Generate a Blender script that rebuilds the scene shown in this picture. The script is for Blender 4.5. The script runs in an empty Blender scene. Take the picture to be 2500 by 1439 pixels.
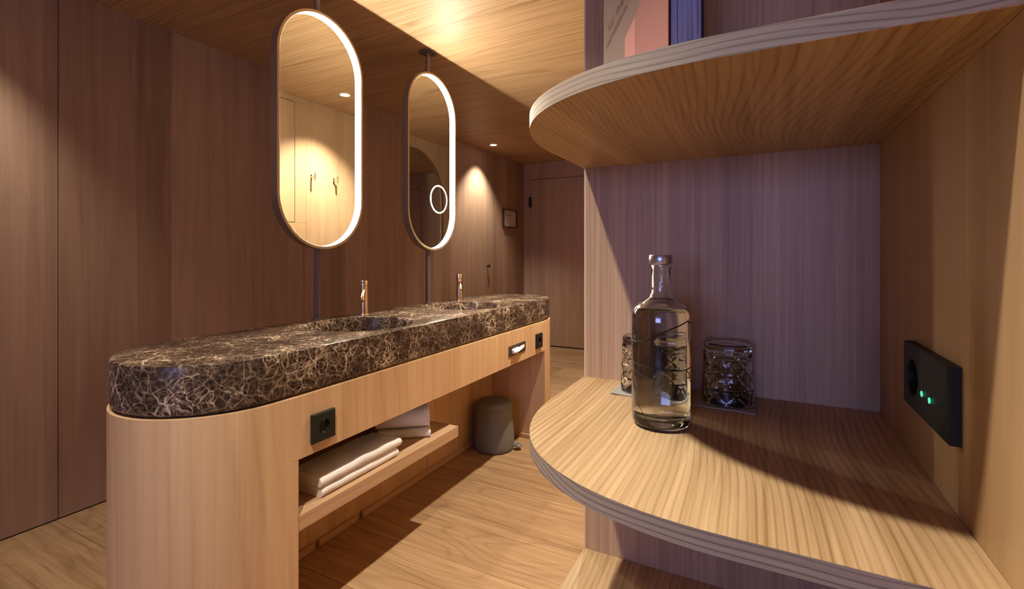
import bpy, bmesh, math, random
from mathutils import Vector, Matrix, noise as mnoise

scene = bpy.context.scene
COL = scene.collection
R = math.radians
random.seed(7)

# ------------------------------------------------------------------ camera, world, view
H = 1.13                       # camera height above the floor
cam_data = bpy.data.cameras.new('camera')
cam_data.sensor_width = 36.0
cam_data.lens = 36.0 * 1175.0 / 2500.0
cam_data.shift_y = -(719.5 - 621.0) / 2500.0
cam_data.clip_start = 0.01
cam = bpy.data.objects.new('camera', cam_data)
COL.objects.link(cam)
cam.location = (0, 0, H)
cam.rotation_euler = (R(90), 0, R(27.41))
scene.camera = cam

world = bpy.data.worlds.new('dusk_sky')
scene.world = world
world.use_nodes = True
bgn = world.node_tree.nodes['Background']
bgn.inputs['Color'].default_value = (0.36, 0.43, 1.0, 1)
bgn.inputs['Strength'].default_value = 1.95

vs = scene.view_settings
vs.view_transform = 'Standard'
vs.look = 'None'
vs.gamma = 1.0
vs.use_curve_mapping = False
vs.exposure = 2.82

cy = scene.cycles
cy.caustics_reflective = False
cy.caustics_refractive = False
cy.use_denoising = True
cy.sample_clamp_indirect = 6.0
cy.max_bounces = 10
cy.diffuse_bounces = 5
cy.transmission_bounces = 10

LED_STRENGTH = 33.0
SPOT_W = 30.0
WARM = (1.0, 0.91, 0.74)

# ------------------------------------------------------------------ helpers
def link(o):
    COL.objects.link(o)
    return o

def tag(o, label=None, cat=None, group=None, kind=None):
    if label: o['label'] = label
    if cat: o['category'] = cat
    if group: o['group'] = group
    if kind: o['kind'] = kind
    return o

def empty(name, loc, label=None, cat=None, group=None):
    o = bpy.data.objects.new(name, None)
    o.location = loc
    o.empty_display_size = 0.05
    link(o)
    return tag(o, label, cat, group)

def mobj(name, bm, mat, parent=None, smooth=False, angle=None):
    me = bpy.data.meshes.new(name)
    bmesh.ops.recalc_face_normals(bm, faces=bm.faces[:])
    bm.to_mesh(me)
    bm.free()
    if isinstance(mat, (list, tuple)):
        for m in mat: me.materials.append(m)
    else:
        me.materials.append(mat)
    if smooth:
        for p in me.polygons: p.use_smooth = True
        if angle is not None:
            me.set_sharp_from_angle(angle=R(angle))
    o = bpy.data.objects.new(name, me)
    link(o)
    if parent is not None:
        o.parent = parent
        if parent.type == 'EMPTY':          # mesh parts are written in room coordinates
            o.matrix_parent_inverse = Matrix.Translation(-Vector(parent.location))
    return o

def box(bm, x0, x1, y0, y1, z0, z1, bev=0.0):
    v = [bm.verts.new((x, y, z)) for x in (x0, x1) for y in (y0, y1) for z in (z0, z1)]
    idx = [(0, 1, 3, 2), (4, 6, 7, 5), (0, 4, 5, 1), (2, 3, 7, 6), (0, 2, 6, 4), (1, 5, 7, 3)]
    fs = [bm.faces.new([v[i] for i in f]) for f in idx]
    if bev > 0:
        es = list({e for f in fs for e in f.edges})
        bmesh.ops.bevel(bm, geom=es, offset=bev, segments=2, affect='EDGES', profile=0.5)
    return bm

def boxobj(name, mat, parent, x0, x1, y0, y1, z0, z1, bev=0.0):
    return mobj(name, box(bmesh.new(), x0, x1, y0, y1, z0, z1, bev), mat, parent)

def loft(bm, loops, closed=True, cap0=False, cap1=False):
    rows = [[bm.verts.new(p) for p in L] for L in loops]
    n = len(rows[0])
    for a, b in zip(rows[:-1], rows[1:]):
        rng = range(n) if closed else range(n - 1)
        for i in rng:
            j = (i + 1) % n
            bm.faces.new((a[i], a[j], b[j], b[i]))
    if cap0: bm.faces.new(rows[0][::-1])
    if cap1: bm.faces.new(rows[-1])
    return rows

def lathe(bm, prof, c=(0, 0, 0), n=40, cap0=True, cap1=True):
    loops = []
    for r, z in prof:
        loops.append([(c[0] + r * math.cos(2 * math.pi * i / n), c[1] + r * math.sin(2 * math.pi * i / n), c[2] + z) for i in range(n)])
    return loft(bm, loops, True, cap0, cap1)

def tube(bm, pts, r, n=12, caps=True):
    pts = [Vector(p) for p in pts]
    loops = []
    up = Vector((0, 0, 1))
    prev = None
    for i, p in enumerate(pts):
        d = (pts[min(i + 1, len(pts) - 1)] - pts[max(i - 1, 0)]).normalized()
        if prev is None:
            a = d.cross(up)
            if a.length < 1e-4: a = d.cross(Vector((1, 0, 0)))
        else:
            a = prev - d * prev.dot(d)
        a.normalize(); prev = a
        b = d.cross(a)
        rr = r[i] if isinstance(r, (list, tuple)) else r
        loops.append([p + a * rr * math.cos(2 * math.pi * k / n) + b * rr * math.sin(2 * math.pi * k / n) for k in range(n)])
    loft(bm, loops, True, caps, caps)

def prism(bm, pts2, z0, z1, bev=0.0, seg=2):
    a = [bm.verts.new((p[0], p[1], z0)) for p in pts2]
    b = [bm.verts.new((p[0], p[1], z1)) for p in pts2]
    n = len(a)
    f0 = bm.faces.new(a[::-1]); f1 = bm.faces.new(b)
    for i in range(n):
        j = (i + 1) % n
        bm.faces.new((a[i], a[j], b[j], b[i]))
    if bev > 0:
        es = list(f0.edges) + list(f1.edges)
        bmesh.ops.bevel(bm, geom=es, offset=bev, segments=seg, affect='EDGES', profile=0.5)

def arc(cx, cy, r, a0, a1, n):
    return [(cx + r * math.cos(R(a0 + (a1 - a0) * i / n)), cy + r * math.sin(R(a0 + (a1 - a0) * i / n))) for i in range(n + 1)]

def fill_between(bm, outer, inners):
    """flat face(s) between a vertex loop and hole loops (vertices already in bm)"""
    es = []
    for L in [outer] + inners:
        for i in range(len(L)):
            a, b = L[i], L[(i + 1) % len(L)]
            e = bm.edges.get((a, b)) or bm.edges.new((a, b))
            es.append(e)
    bmesh.ops.triangle_fill(bm, use_beauty=True, use_dissolve=False, edges=es)

# ------------------------------------------------------------------ materials
def newmat(name):
    m = bpy.data.materials.new(name)
    m.use_nodes = True
    nt = m.node_tree
    b = nt.nodes['Principled BSDF']
    return m, nt, b

def plain(name, col, rough=0.5, metal=0.0, spec=0.5, emit=None, estr=0.0, coat=0.0):
    m, nt, b = newmat(name)
    b.inputs['Base Color'].default_value = (*col, 1)
    b.inputs['Roughness'].default_value = rough
    b.inputs['Metallic'].default_value = metal
    b.inputs['Specular IOR Level'].default_value = spec
    if coat: b.inputs['Coat Weight'].default_value = coat
    if emit:
        b.inputs['Emission Color'].default_value = (*emit, 1)
        b.inputs['Emission Strength'].default_value = estr
    return m

def node(nt, t, **kw):
    n = nt.nodes.new(t)
    for k, v in kw.items(): setattr(n, k, v)
    return n

def mth(nt, op, a, b=None, c=None):
    n = nt.nodes.new('ShaderNodeMath'); n.operation = op
    for i, v in enumerate((a, b, c)):
        if v is None: continue
        if isinstance(v, (int, float)): n.inputs[i].default_value = v
        else: nt.links.new(v, n.inputs[i])
    return n.outputs[0]

def ramp(nt, fac, stops):
    n = nt.nodes.new('ShaderNodeValToRGB')
    e = n.color_ramp.elements
    e[0].position = stops[0][0]; e[0].color = (*stops[0][1], 1)
    e[1].position = stops[-1][0]; e[1].color = (*stops[-1][1], 1)
    for p, c in stops[1:-1]:
        x = e.new(p); x.color = (*c, 1)
    nt.links.new(fac, n.inputs[0])
    return n.outputs[0]

def wood(name, grain, across, light, dark, leaf=0.0, leaf_amt=0.25, lines=0.35, linew=130.0, rough=0.42, rnd=0.10, fine=0.25, seed=0.0, spec=0.35, fg=0.8, fa=4.0, fk=0.5):
    """veneer / plank wood. grain, across: axis index (0 x, 1 y, 2 z)"""
    m, nt, b = newmat(name)
    L = nt.links
    tc = node(nt, 'ShaderNodeTexCoord')
    oi = node(nt, 'ShaderNodeObjectInfo')
    off = node(nt, 'ShaderNodeVectorMath', operation='SCALE')
    comb = node(nt, 'ShaderNodeCombineXYZ')
    rr = mth(nt, 'MULTIPLY', oi.outputs['Random'], 37.0 if rnd > 0 else 0.0)
    for i in range(3): L.new(rr, comb.inputs[i])
    add = node(nt, 'ShaderNodeVectorMath', operation='ADD')
    L.new(tc.outputs['Object'], add.inputs[0]); L.new(comb.outputs[0], add.inputs[1])
    add2 = node(nt, 'ShaderNodeVectorMath', operation='ADD')
    L.new(add.outputs[0], add2.inputs[0]); add2.inputs[1].default_value = (seed, seed * 1.7, seed * .6)
    P = add2.outputs[0]

    def stretched(sg, sa):
        mp = node(nt, 'ShaderNodeMapping')
        sc = [sa, sa, sa]
        for g in (grain if isinstance(grain, tuple) else (grain,)): sc[g] = sg
        mp.inputs['Scale'].default_value = sc
        L.new(P, mp.inputs['Vector'])
        return mp.outputs[0]

    if isinstance(across, tuple):
        dt = node(nt, 'ShaderNodeVectorMath', operation='DOT_PRODUCT')
        L.new(P, dt.inputs[0]); dt.inputs[1].default_value = across
        AC = dt.outputs['Value']
    else:
        sp_ = node(nt, 'ShaderNodeSeparateXYZ'); L.new(P, sp_.inputs[0])
        AC = sp_.outputs[across]
    # fibre
    n1 = node(nt, 'ShaderNodeTexNoise'); n1.inputs['Scale'].default_value = 1.0
    n1.inputs['Detail'].default_value = 5.0; n1.inputs['Roughness'].default_value = 0.65
    L.new(stretched(2.0, 170.0), n1.inputs['Vector'])
    # broad streaks
    n2 = node(nt, 'ShaderNodeTexNoise'); n2.inputs['Scale'].default_value = 1.0
    n2.inputs['Detail'].default_value = 3.0; n2.inputs['Distortion'].default_value = 0.4
    L.new(stretched(1.0, 18.0), n2.inputs['Vector'])
    # growth ring figure
    n3 = node(nt, 'ShaderNodeTexNoise'); n3.inputs['Scale'].default_value = 1.0
    n3.inputs['Detail'].default_value = 1.5; n3.inputs['Distortion'].default_value = 0.15
    L.new(stretched(fg, fa), n3.inputs['Vector'])
    ph = mth(nt, 'ADD', mth(nt, 'MULTIPLY', n3.outputs['Fac'], linew * fk), mth(nt, 'MULTIPLY', AC, linew * 0.9))
    rings = mth(nt, 'MULTIPLY_ADD', mth(nt, 'SINE', ph), 0.5, 0.5)
    rings = mth(nt, 'POWER', rings, 5.0)
    n4 = node(nt, 'ShaderNodeTexNoise'); n4.inputs['Scale'].default_value = 1.0; n4.inputs['Detail'].default_value = 2.0
    L.new(stretched(0.9, 11.0), n4.inputs['Vector'])
    rings = mth(nt, 'MULTIPLY', rings, mth(nt, 'MULTIPLY', n4.outputs['Fac'], 2.0))
    val = mth(nt, 'MULTIPLY', mth(nt, 'SUBTRACT', n1.outputs['Fac'], 0.5), fine * 2.2)
    val = mth(nt, 'ADD', val, mth(nt, 'MULTIPLY', mth(nt, 'SUBTRACT', n2.outputs['Fac'], 0.5), 0.9))
    val = mth(nt, 'ADD', val, mth(nt, 'MULTIPLY', mth(nt, 'SUBTRACT', rings, 0.25), lines))
    n6 = node(nt, 'ShaderNodeTexNoise'); n6.inputs['Scale'].default_value = 1.0; n6.inputs['Detail'].default_value = 4.0; n6.inputs['Roughness'].default_value = 0.6
    L.new(stretched(1.8, 75.0), n6.inputs['Vector'])
    val = mth(nt, 'ADD', val, mth(nt, 'MULTIPLY', mth(nt, 'SUBTRACT', n6.outputs['Fac'], 0.5), fine * 2.4))
    val = mth(nt, 'ADD', val, 0.45)
    val = mth(nt, 'ADD', val, mth(nt, 'MULTIPLY', mth(nt, 'SUBTRACT', oi.outputs['Random'], 0.5), rnd * 4))
    if leaf > 0:
        wob = mth(nt, 'MULTIPLY_ADD', AC, 1.0 / leaf, 0.13)
        # uneven leaf widths
        s2 = mth(nt, 'MULTIPLY', mth(nt, 'SINE', mth(nt, 'MULTIPLY', AC, 5.1)), 0.8)
        idx = mth(nt, 'FLOOR', mth(nt, 'ADD', wob, s2))
        wn = node(nt, 'ShaderNodeTexWhiteNoise', noise_dimensions='1D')
        L.new(mth(nt, 'ADD', idx, seed), wn.inputs['W'])
        val = mth(nt, 'ADD', val, mth(nt, 'MULTIPLY', mth(nt, 'SUBTRACT', wn.outputs['Value'], 0.5), leaf_amt * 2))
    mid = tuple((a + c) / 2 for a, c in zip(light, dark))
    col = ramp(nt, val, [(0.0, light), (0.5, mid), (1.0, dark)])
    L.new(col, b.inputs['Base Color'])
    b.inputs['Roughness'].default_value = rough
    b.inputs['Specular IOR Level'].default_value = spec
    bp = node(nt, 'ShaderNodeBump'); bp.inputs['Strength'].default_value = 0.12; bp.inputs['Distance'].default_value = 0.002
    L.new(n1.outputs['Fac'], bp.inputs['Height']); L.new(bp.outputs[0], b.inputs['Normal'])
    return m

OAK_L = (0.56, 0.375, 0.225)
OAK_D = (0.40, 0.25, 0.14)
W_wall_y = wood('oak_veneer_wall_y', 2, 1, (0.46, 0.30, 0.205), (0.25, 0.148, 0.097), leaf=0.19, leaf_amt=0.42, lines=0.10, linew=60, rough=0.5, rnd=0.0, seed=3)
W_wall_x = wood('oak_veneer_wall_x', 2, 0, (0.47, 0.31, 0.22), (0.30, 0.185, 0.125), leaf=0.13, leaf_amt=0.30, lines=0.10, linew=60, rough=0.5, rnd=0.0, seed=5)
W_closet = wood('oak_veneer_closet', 2, 1, OAK_L, OAK_D, leaf=0.15, leaf_amt=0.22, lines=0.10, linew=60, rough=0.5, rnd=0.0, seed=9)
W_ceil = wood('oak_veneer_ceiling', 0, 1, (0.56, 0.375, 0.22), (0.31, 0.18, 0.085), lines=0.42, linew=330, rough=0.5, rnd=0.06, fine=0.55, seed=2, fg=.5, fk=.3)
W_body = wood('oak_veneer_vanity', 2, (.75, 1.0, 0.0), (0.70, 0.46, 0.255), (0.50, 0.305, 0.155), leaf=0.085, leaf_amt=0.16, lines=0.22, linew=90, rough=0.45, rnd=0.0, fine=.32, seed=11, fg=.5)
W_edge_y = wood('oak_edge_y', 1, (.4, 0, 1.0), (0.60, 0.39, 0.23), (0.42, 0.25, 0.135), lines=0.28, linew=300, rough=0.45, rnd=0.0, seed=4, fg=.5, fk=.3)
W_shelf = wood('oak_shelf', 1, 0, (0.61, 0.42, 0.245), (0.30, 0.175, 0.075), lines=0.36, linew=800, rough=0.42, rnd=0.03, fine=0.55, seed=6, fg=0.9, fa=1.5, fk=.36)
W_rim = wood('oak_rim', (0, 1), 2, (0.46, 0.37, 0.285), (0.18, 0.135, 0.10), lines=0.6, linew=1100, rough=0.5, rnd=0.0, fine=0.35, seed=8, fg=3.0, fa=3.0, fk=.06)
W_niche = wood('oak_niche', 2, 0, (0.55, 0.36, 0.22), (0.29, 0.175, 0.10), lines=0.14, linew=640, rough=0.45, rnd=0.0, fine=0.5, seed=1, fg=.35, fk=.2)
W_niche_y = wood('oak_niche_side', 2, 1, (0.54, 0.355, 0.19), (0.36, 0.215, 0.10), leaf=0.09, leaf_amt=0.2, lines=0.14, linew=70, rough=0.5, rnd=0.0, seed=12)
W_floor = wood('oak_floor', 0, 1, (0.50, 0.315, 0.17), (0.24, 0.13, 0.06), lines=0.22, linew=110, rough=0.36, rnd=0.08, fine=0.45, seed=14, spec=0.4, fg=1.6, fa=6.0, fk=.5)
M_lip = plain('oak_lipping', (0.70, 0.52, 0.33), 0.4)
M_gap = plain('dark_gap', (0.03, 0.018, 0.010), 0.8)

def marble():
    m, nt, b = newmat('emperador_marble')
    L = nt.links
    tc = node(nt, 'ShaderNodeTexCoord')
    nz = node(nt, 'ShaderNodeTexNoise'); nz.inputs['Scale'].default_value = 16.0; nz.inputs['Detail'].default_value = 4.0
    L.new(tc.outputs['Object'], nz.inputs['Vector'])
    mixv = node(nt, 'ShaderNodeVectorMath', operation='MULTIPLY_ADD')
    L.new(nz.outputs['Color'], mixv.inputs[0]); mixv.inputs[1].default_value = (0.055, 0.055, 0.055)
    L.new(tc.outputs['Object'], mixv.inputs[2])
    def veins(scale, w0, w1):
        v = node(nt, 'ShaderNodeTexVoronoi', feature='DISTANCE_TO_EDGE'); v.inputs['Scale'].default_value = scale
        L.new(mixv.outputs[0], v.inputs['Vector'])
        mr = node(nt, 'ShaderNodeMapRange'); mr.inputs['From Min'].default_value = w0; mr.inputs['From Max'].default_value = w1
        mr.inputs['To Min'].default_value = 1.0; mr.inputs['To Max'].default_value = 0.0
        L.new(v.outputs['Distance'], mr.inputs['Value'])
        return mr.outputs[0]
    a = veins(27.0, 0.0, 0.07)
    c = veins(64.0, 0.0, 0.13)
    e = veins(9.0, 0.0, 0.018)
    nm = node(nt, 'ShaderNodeTexNoise'); nm.inputs['Scale'].default_value = 8.0; nm.inputs['Detail'].default_value = 6.0
    L.new(tc.outputs['Object'], nm.inputs['Vector'])
    mask = mth(nt, 'MULTIPLY_ADD', mth(nt, 'POWER', mth(nt, 'MULTIPLY', nm.outputs['Fac'], 1.7), 4.0), 0.85, 0.34)
    nf = node(nt, 'ShaderNodeTexNoise'); nf.inputs['Scale'].default_value = 38.0; nf.inputs['Detail'].default_value = 8.0
    nf.inputs['Roughness'].default_value = 0.7; nf.inputs['Distortion'].default_value = 0.8
    L.new(tc.outputs['Object'], nf.inputs['Vector'])
    n5 = node(nt, 'ShaderNodeTexNoise'); n5.inputs['Scale'].default_value = 26.0; n5.inputs['Detail'].default_value = 5.0
    L.new(mixv.outputs[0], n5.inputs['Vector'])
    ridge = mth(nt, 'SUBTRACT', 1.0, mth(nt, 'MULTIPLY', mth(nt, 'ABSOLUTE', mth(nt, 'SUBTRACT', n5.outputs['Fac'], 0.5)), 14.0))
    ridge = mth(nt, 'MAXIMUM', ridge, 0.0)
    s = mth(nt, 'MULTIPLY', a, 0.40)
    s = mth(nt, 'ADD', s, mth(nt, 'MULTIPLY', c, 0.32))
    s = mth(nt, 'ADD', s, mth(nt, 'MULTIPLY', e, 0.5))
    s = mth(nt, 'ADD', s, mth(nt, 'MULTIPLY', ridge, 0.14))
    s = mth(nt, 'MULTIPLY', s, mask)
    s = mth(nt, 'ADD', s, mth(nt, 'MULTIPLY', mth(nt, 'SUBTRACT', nf.outputs['Fac'], 0.40), 0.55))
    col = ramp(nt, s, [(0.0, (0.020, 0.012, 0.010)), (0.16, (0.062, 0.038, 0.027)), (0.42, (0.20, 0.135, 0.092)), (0.9, (0.60, 0.47, 0.35))])
    L.new(col, b.inputs['Base Color'])
    b.inputs['Roughness'].default_value = 0.26
    b.inputs['Specular IOR Level'].default_value = 0.2
    return m

M_marble = marble()
M_mirror = plain('mirror_silver', (0.80, 0.79, 0.74), 0.0, 1.0)
M_frame = plain('bronze_frame', (0.24, 0.175, 0.115), 0.5, 0.55)
M_rimf = plain('tan_front_rim', (0.50, 0.36, 0.21), 0.5, 0.2)
M_pole = plain('bronze_pole', (0.15, 0.105, 0.08), 0.5, 0.3)
M_brass = plain('brushed_gold', (0.80, 0.60, 0.40), 0.2, 1.0)
M_brass_dark = plain('gold_dark_seam', (0.10, 0.07, 0.05), 0.5, 0.6)
M_led = plain('led_strip', (0.9, 0.9, 0.85), 0.5, emit=(1.0, 0.90, 0.70), estr=LED_STRENGTH)
M_ring = plain('led_ring', (0.9, 0.9, 0.9), 0.5, emit=(1.0, 0.92, 0.80), estr=2.5)
M_black = plain('black_plastic', (0.016, 0.0165, 0.013), 0.5, spec=0.25)
M_hole = plain('black_hole', (0.003, 0.003, 0.003), 0.7)
M_metal = plain('bright_metal', (0.8, 0.8, 0.78), 0.25, 1.0)
M_steel_dark = plain('dark_steel', (0.16, 0.13, 0.10), 0.35, 0.8)
M_bin = plain('taupe_plastic', (0.165, 0.158, 0.13), 0.55)
M_pedal = plain('grey_metal_pedal', (0.30, 0.29, 0.27), 0.35, 0.5)
M_tissue = plain('tissue_paper', (0.9, 0.89, 0.86), 0.9)
M_paper = plain('print_paper', (0.62, 0.54, 0.47), 0.8)
M_ink = plain('print_ink', (0.16, 0.11, 0.08), 0.8)
M_ink2 = plain('print_ink_faint', (0.42, 0.34, 0.28), 0.8)
M_picframe = plain('dark_picture_frame', (0.035, 0.017, 0.012), 0.4)
M_hinge = plain('black_hinge', (0.015, 0.013, 0.012), 0.4, 0.4)
M_lens = plain('downlight_lens', (0.9, 0.9, 0.88), 0.5, emit=(1.0, 0.93, 0.82), estr=1.6)
M_trimw = plain('downlight_trim', (0.62, 0.50, 0.38), 0.5)
M_cap = plain('satin_silver_cap', (0.62, 0.62, 0.66), 0.32, 0.9)
M_felt = plain('grey_felt', (0.36, 0.34, 0.31), 0.95, spec=0.1)
M_cover = plain('book_cover_tan', (0.25, 0.155, 0.125), 0.6)
M_cover_pink = plain('book_cover_pink', (0.40, 0.165, 0.145), 0.6)
M_cover_pink2 = plain('book_cover_light_pink', (0.58, 0.255, 0.225), 0.6)
M_text = plain('book_text', (0.17, 0.085, 0.06), 0.7)
M_spine = plain('book_dark_edge', (0.035, 0.012, 0.022), 0.6)
M_ledgreen = plain('green_led', (0.1, 0.8, 0.5), 0.4, emit=(0.10, 1.0, 0.55), estr=0.12)

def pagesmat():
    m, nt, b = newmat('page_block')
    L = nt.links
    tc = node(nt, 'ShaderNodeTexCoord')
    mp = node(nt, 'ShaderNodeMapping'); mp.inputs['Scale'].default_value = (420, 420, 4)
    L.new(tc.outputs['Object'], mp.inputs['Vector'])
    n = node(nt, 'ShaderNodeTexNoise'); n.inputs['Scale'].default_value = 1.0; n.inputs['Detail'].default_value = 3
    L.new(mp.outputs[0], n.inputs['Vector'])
    L.new(ramp(nt, n.outputs['Fac'], [(0.33, (0.10, 0.12, 0.26)), (0.5, (0.36, 0.44, 0.82)), (1.0, (0.46, 0.54, 0.88))]), b.inputs['Base Color'])  # blue dusk light on the pages is put into this base colour
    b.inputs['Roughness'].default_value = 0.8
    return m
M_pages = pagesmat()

def towelmat():
    m, nt, b = newmat('white_terry')
    L = nt.links
    tc = node(nt, 'ShaderNodeTexCoord')
    n = node(nt, 'ShaderNodeTexNoise'); n.inputs['Scale'].default_value = 420.0; n.inputs['Detail'].default_value = 3
    L.new(tc.outputs['Object'], n.inputs['Vector'])
    n2 = node(nt, 'ShaderNodeTexNoise'); n2.inputs['Scale'].default_value = 14.0; n2.inputs['Detail'].default_value = 3
    L.new(tc.outputs['Object'], n2.inputs['Vector'])
    L.new(ramp(nt, n2.outputs['Fac'], [(0.3, (0.80, 0.76, 0.72)), (0.7, (0.90, 0.87, 0.83))]), b.inputs['Base Color'])
    b.inputs['Roughness'].default_value = 0.95
    b.inputs['Specular IOR Level'].default_value = 0.1
    bp = node(nt, 'ShaderNodeBump'); bp.inputs['Strength'].default_value = 0.5; bp.inputs['Distance'].default_value = 0.002
    L.new(n.outputs['Fac'], bp.inputs['Height']); L.new(bp.outputs[0], b.inputs['Normal'])
    return m
M_towel = towelmat()

def glass(name, ior, col=(1, 1, 1), rough=0.0):
    m, nt, b = newmat(name)
    b.inputs['Base Color'].default_value = (*col, 1)
    b.inputs['Roughness'].default_value = rough
    b.inputs['IOR'].default_value = ior
    b.inputs['Transmission Weight'].default_value = 1.0
    return m
M_glass = glass('clear_glass', 1.48, (0.97, 0.99, 0.97))
M_water = glass('water', 1.33)
M_cut = glass('cut_glass', 1.42, (0.97, 0.98, 0.97))
def panemat():
    m = bpy.data.materials.new('window_glass'); m.use_nodes = True
    nt = m.node_tree; nt.nodes.clear()
    o = nt.nodes.new('ShaderNodeOutputMaterial'); mx = nt.nodes.new('ShaderNodeMixShader')
    tr = nt.nodes.new('ShaderNodeBsdfTransparent'); gl = nt.nodes.new('ShaderNodeBsdfGlossy')
    gl.inputs['Roughness'].default_value = 0.02; mx.inputs[0].default_value = 0.06
    nt.links.new(tr.outputs[0], mx.inputs[1]); nt.links.new(gl.outputs[0], mx.inputs[2]); nt.links.new(mx.outputs[0], o.inputs[0])
    return m
M_pane = panemat()

# ------------------------------------------------------------------ the setting
XW = -2.66      # left wall
XC = -0.31      # closet wall face
YB = 0.907      # niche back panel face
YE = 5.45       # end wall
ZC = 2.26       # ceiling
YR = -5.0       # window wall behind the viewer
XR2 = 2.3       # far right wall of the sleeping area
YN = 0.30       # closet front beyond the niche side

# floor
fl = boxobj('floor', M_gap, None, XW - .1, XR2 + .1, YR - .1, YE + .1, -0.08, -0.016)
tag(fl, 'wide oak plank floor running across the aisle', None, kind='structure')
PW = 0.275
y = 1.746 - PW * 26
row = 0
while y < YE:
    y0, y1 = max(y, YR), min(y + PW, YE)
    if y1 - y0 > 0.02:
        x = XW - random.uniform(1.55, 2.2)
        xmax = XR2 if y0 < YB else XC + 0.02
        while x < xmax:
            ln = 2.5
            x0, x1 = max(x, XW), min(x + ln, xmax)
            if x1 - x0 > 0.03:
                bm = box(bmesh.new(), x0 + .0007, x1 - .0007, y0 + .0007, y1 - .0007, -0.016, 0.0)
                tf = [f for f in bm.faces if f.calc_center_median().z > -0.001]
                bmesh.ops.bevel(bm, geom=list(tf[0].edges), offset=0.0012, segments=1, affect='EDGES')
                mobj('plank', bm, W_floor, fl)
            x += ln
    y += PW
    row += 1

# ceiling: slab and panels with grain across the aisle
ce = boxobj('ceiling', M_gap, None, XW - .1, XR2 + .1, YR - .1, YE + .1, ZC + 0.012, ZC + 0.10)
tag(ce, 'oak veneered ceiling with seams across the room', None, kind='structure')
CP = 0.62
y = 2.575 - CP * 14
while y < YE + .01:
    y0, y1 = max(y, YR), min(y + CP, YE)
    if y1 - y0 > 0.02:
        boxobj('ceiling_panel', W_ceil, ce, XW, XR2, y0 + .0008, y1 - .0008, ZC, ZC + 0.012)
    y += CP

# left wall: core + full-height veneer panels
wl = boxobj('wall_left', M_gap, None, XW - .12, XW - .014, YR - .1, YE + .1, -0.02, ZC + .02)
tag(wl, 'left wall of tall oak veneer panels', None, kind='structure')
y = 0.93 - 1.24 * 5
while y < YE:
    y0, y1 = max(y, YR), min(y + 1.24, YE)
    if y1 - y0 > .02:
        boxobj('wall_panel', W_wall_y, wl, XW - .014, XW, y0 + .0015, y1 - .0015, 0.004, ZC)
    y += 1.24

# end wall with flush door
DX0, DX1, DZ = -2.565, -1.66, 2.055
we = boxobj('wall_end', M_gap, None, XW - .1, XR2 + .1, YE + .03, YE + .12, -0.02, ZC + .02)
tag(we, 'end wall of the bathroom with a flush oak door', None, kind='structure')
boxobj('wall_panel', W_wall_x, we, XW, DX0, YE, YE + .03, 0.004, ZC)
boxobj('wall_panel', W_wall_x, we, DX0 + .001, DX1 - .001, YE, YE + .03, DZ + .006, ZC)
boxobj('wall_panel', W_wall_x, we, DX1, XC, YE, YE + .03, 0.004, ZC)
d1 = boxobj('door_1', W_wall_x, None, DX0 + .004, DX1 - .004, YE - .002, YE + .028, 0.012, DZ)
tag(d1, 'flush oak door with a black hinge in the end wall', None, kind='structure')
for zz in (1.72 + .06, 0.35):
    bm = bmesh.new()
    tube(bm, [(DX0, YE - .006, zz - .065), (DX0, YE - .006, zz + .065)], 0.010, 12)
    box(bm, DX0 - .022, DX0 + .016, YE - .006, YE, zz - .062, zz + .062)
    mobj('hinge', bm, M_hinge, d1)

# closet wall on the right of the aisle (seen in the lit mirrors)
wr = boxobj('wall_right', M_gap, None, XC + .016, XC + .10, YB + .022, YE, -0.02, ZC + .02)
tag(wr, 'closet wall of oak veneer facing the vanity', None, kind='structure')
for y0, y1, z0, z1 in ((YB + .022, 1.20, 0.004, ZC), (1.20, 1.80, 0.004, ZC), (1.80, 2.434, 0.004, 1.357), (1.80, 2.434, 2.220, ZC),
                       (1.80, 1.83, 1.357, 2.22), (2.337, 2.434, 1.357, 2.22),
                       (2.434, 3.05, 0.004, ZC), (3.05, 4.25, 0.004, ZC), (4.25, YE, 0.004, ZC)):
    boxobj('wall_panel', W_closet, wr, XC, XC + .016, y0 + .0008, y1 - .0008, z0 + .0006, z1 - .0006)
cd = boxobj('cabinet_door', W_closet, wr, XC + .0005, XC + .016, 1.834, 2.333, 1.361, 2.216)
bm = bmesh.new()
tube(bm, [(XC - .002, 2.30, 1.325), (XC + .004, 2.30, 1.325)], 0.006, 14)
mobj('keyhole', bm, M_hole, wr)

# sleeping area behind the viewer: walls and a low wide window at dusk
wq = boxobj('wall_closet_front', W_wall_x, None, 0.18, XR2, YN, YN + .05, -.02, ZC + .02)
tag(wq, 'oak wall turning away beside the shelf niche', None, kind='structure')
wz = boxobj('wall_far_right', W_wall_y, None, XR2, XR2 + .1, YR, YE, -.02, ZC + .02)
tag(wz, 'oak wall of the sleeping area', None, kind='structure')
WX0, WX1, WZ0, WZ1 = -1.2, 0.9, 0.85, 2.10
wb = boxobj('wall_rear', W_wall_x, None, XW, WX0, YR - .1, YR, -.02, ZC + .02)
tag(wb, 'oak wall holding the window behind the viewer', None, kind='structure')
boxobj('wall_piece', W_wall_x, wb, WX1, XR2, YR - .1, YR, -.02, ZC + .02)
boxobj('wall_piece', W_wall_x, wb, WX0, WX1, YR - .1, YR, -.02, WZ0)
boxobj('wall_piece', W_wall_x, wb, WX0, WX1, YR - .1, YR, WZ1, ZC + .02)
bm = bmesh.new()
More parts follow.
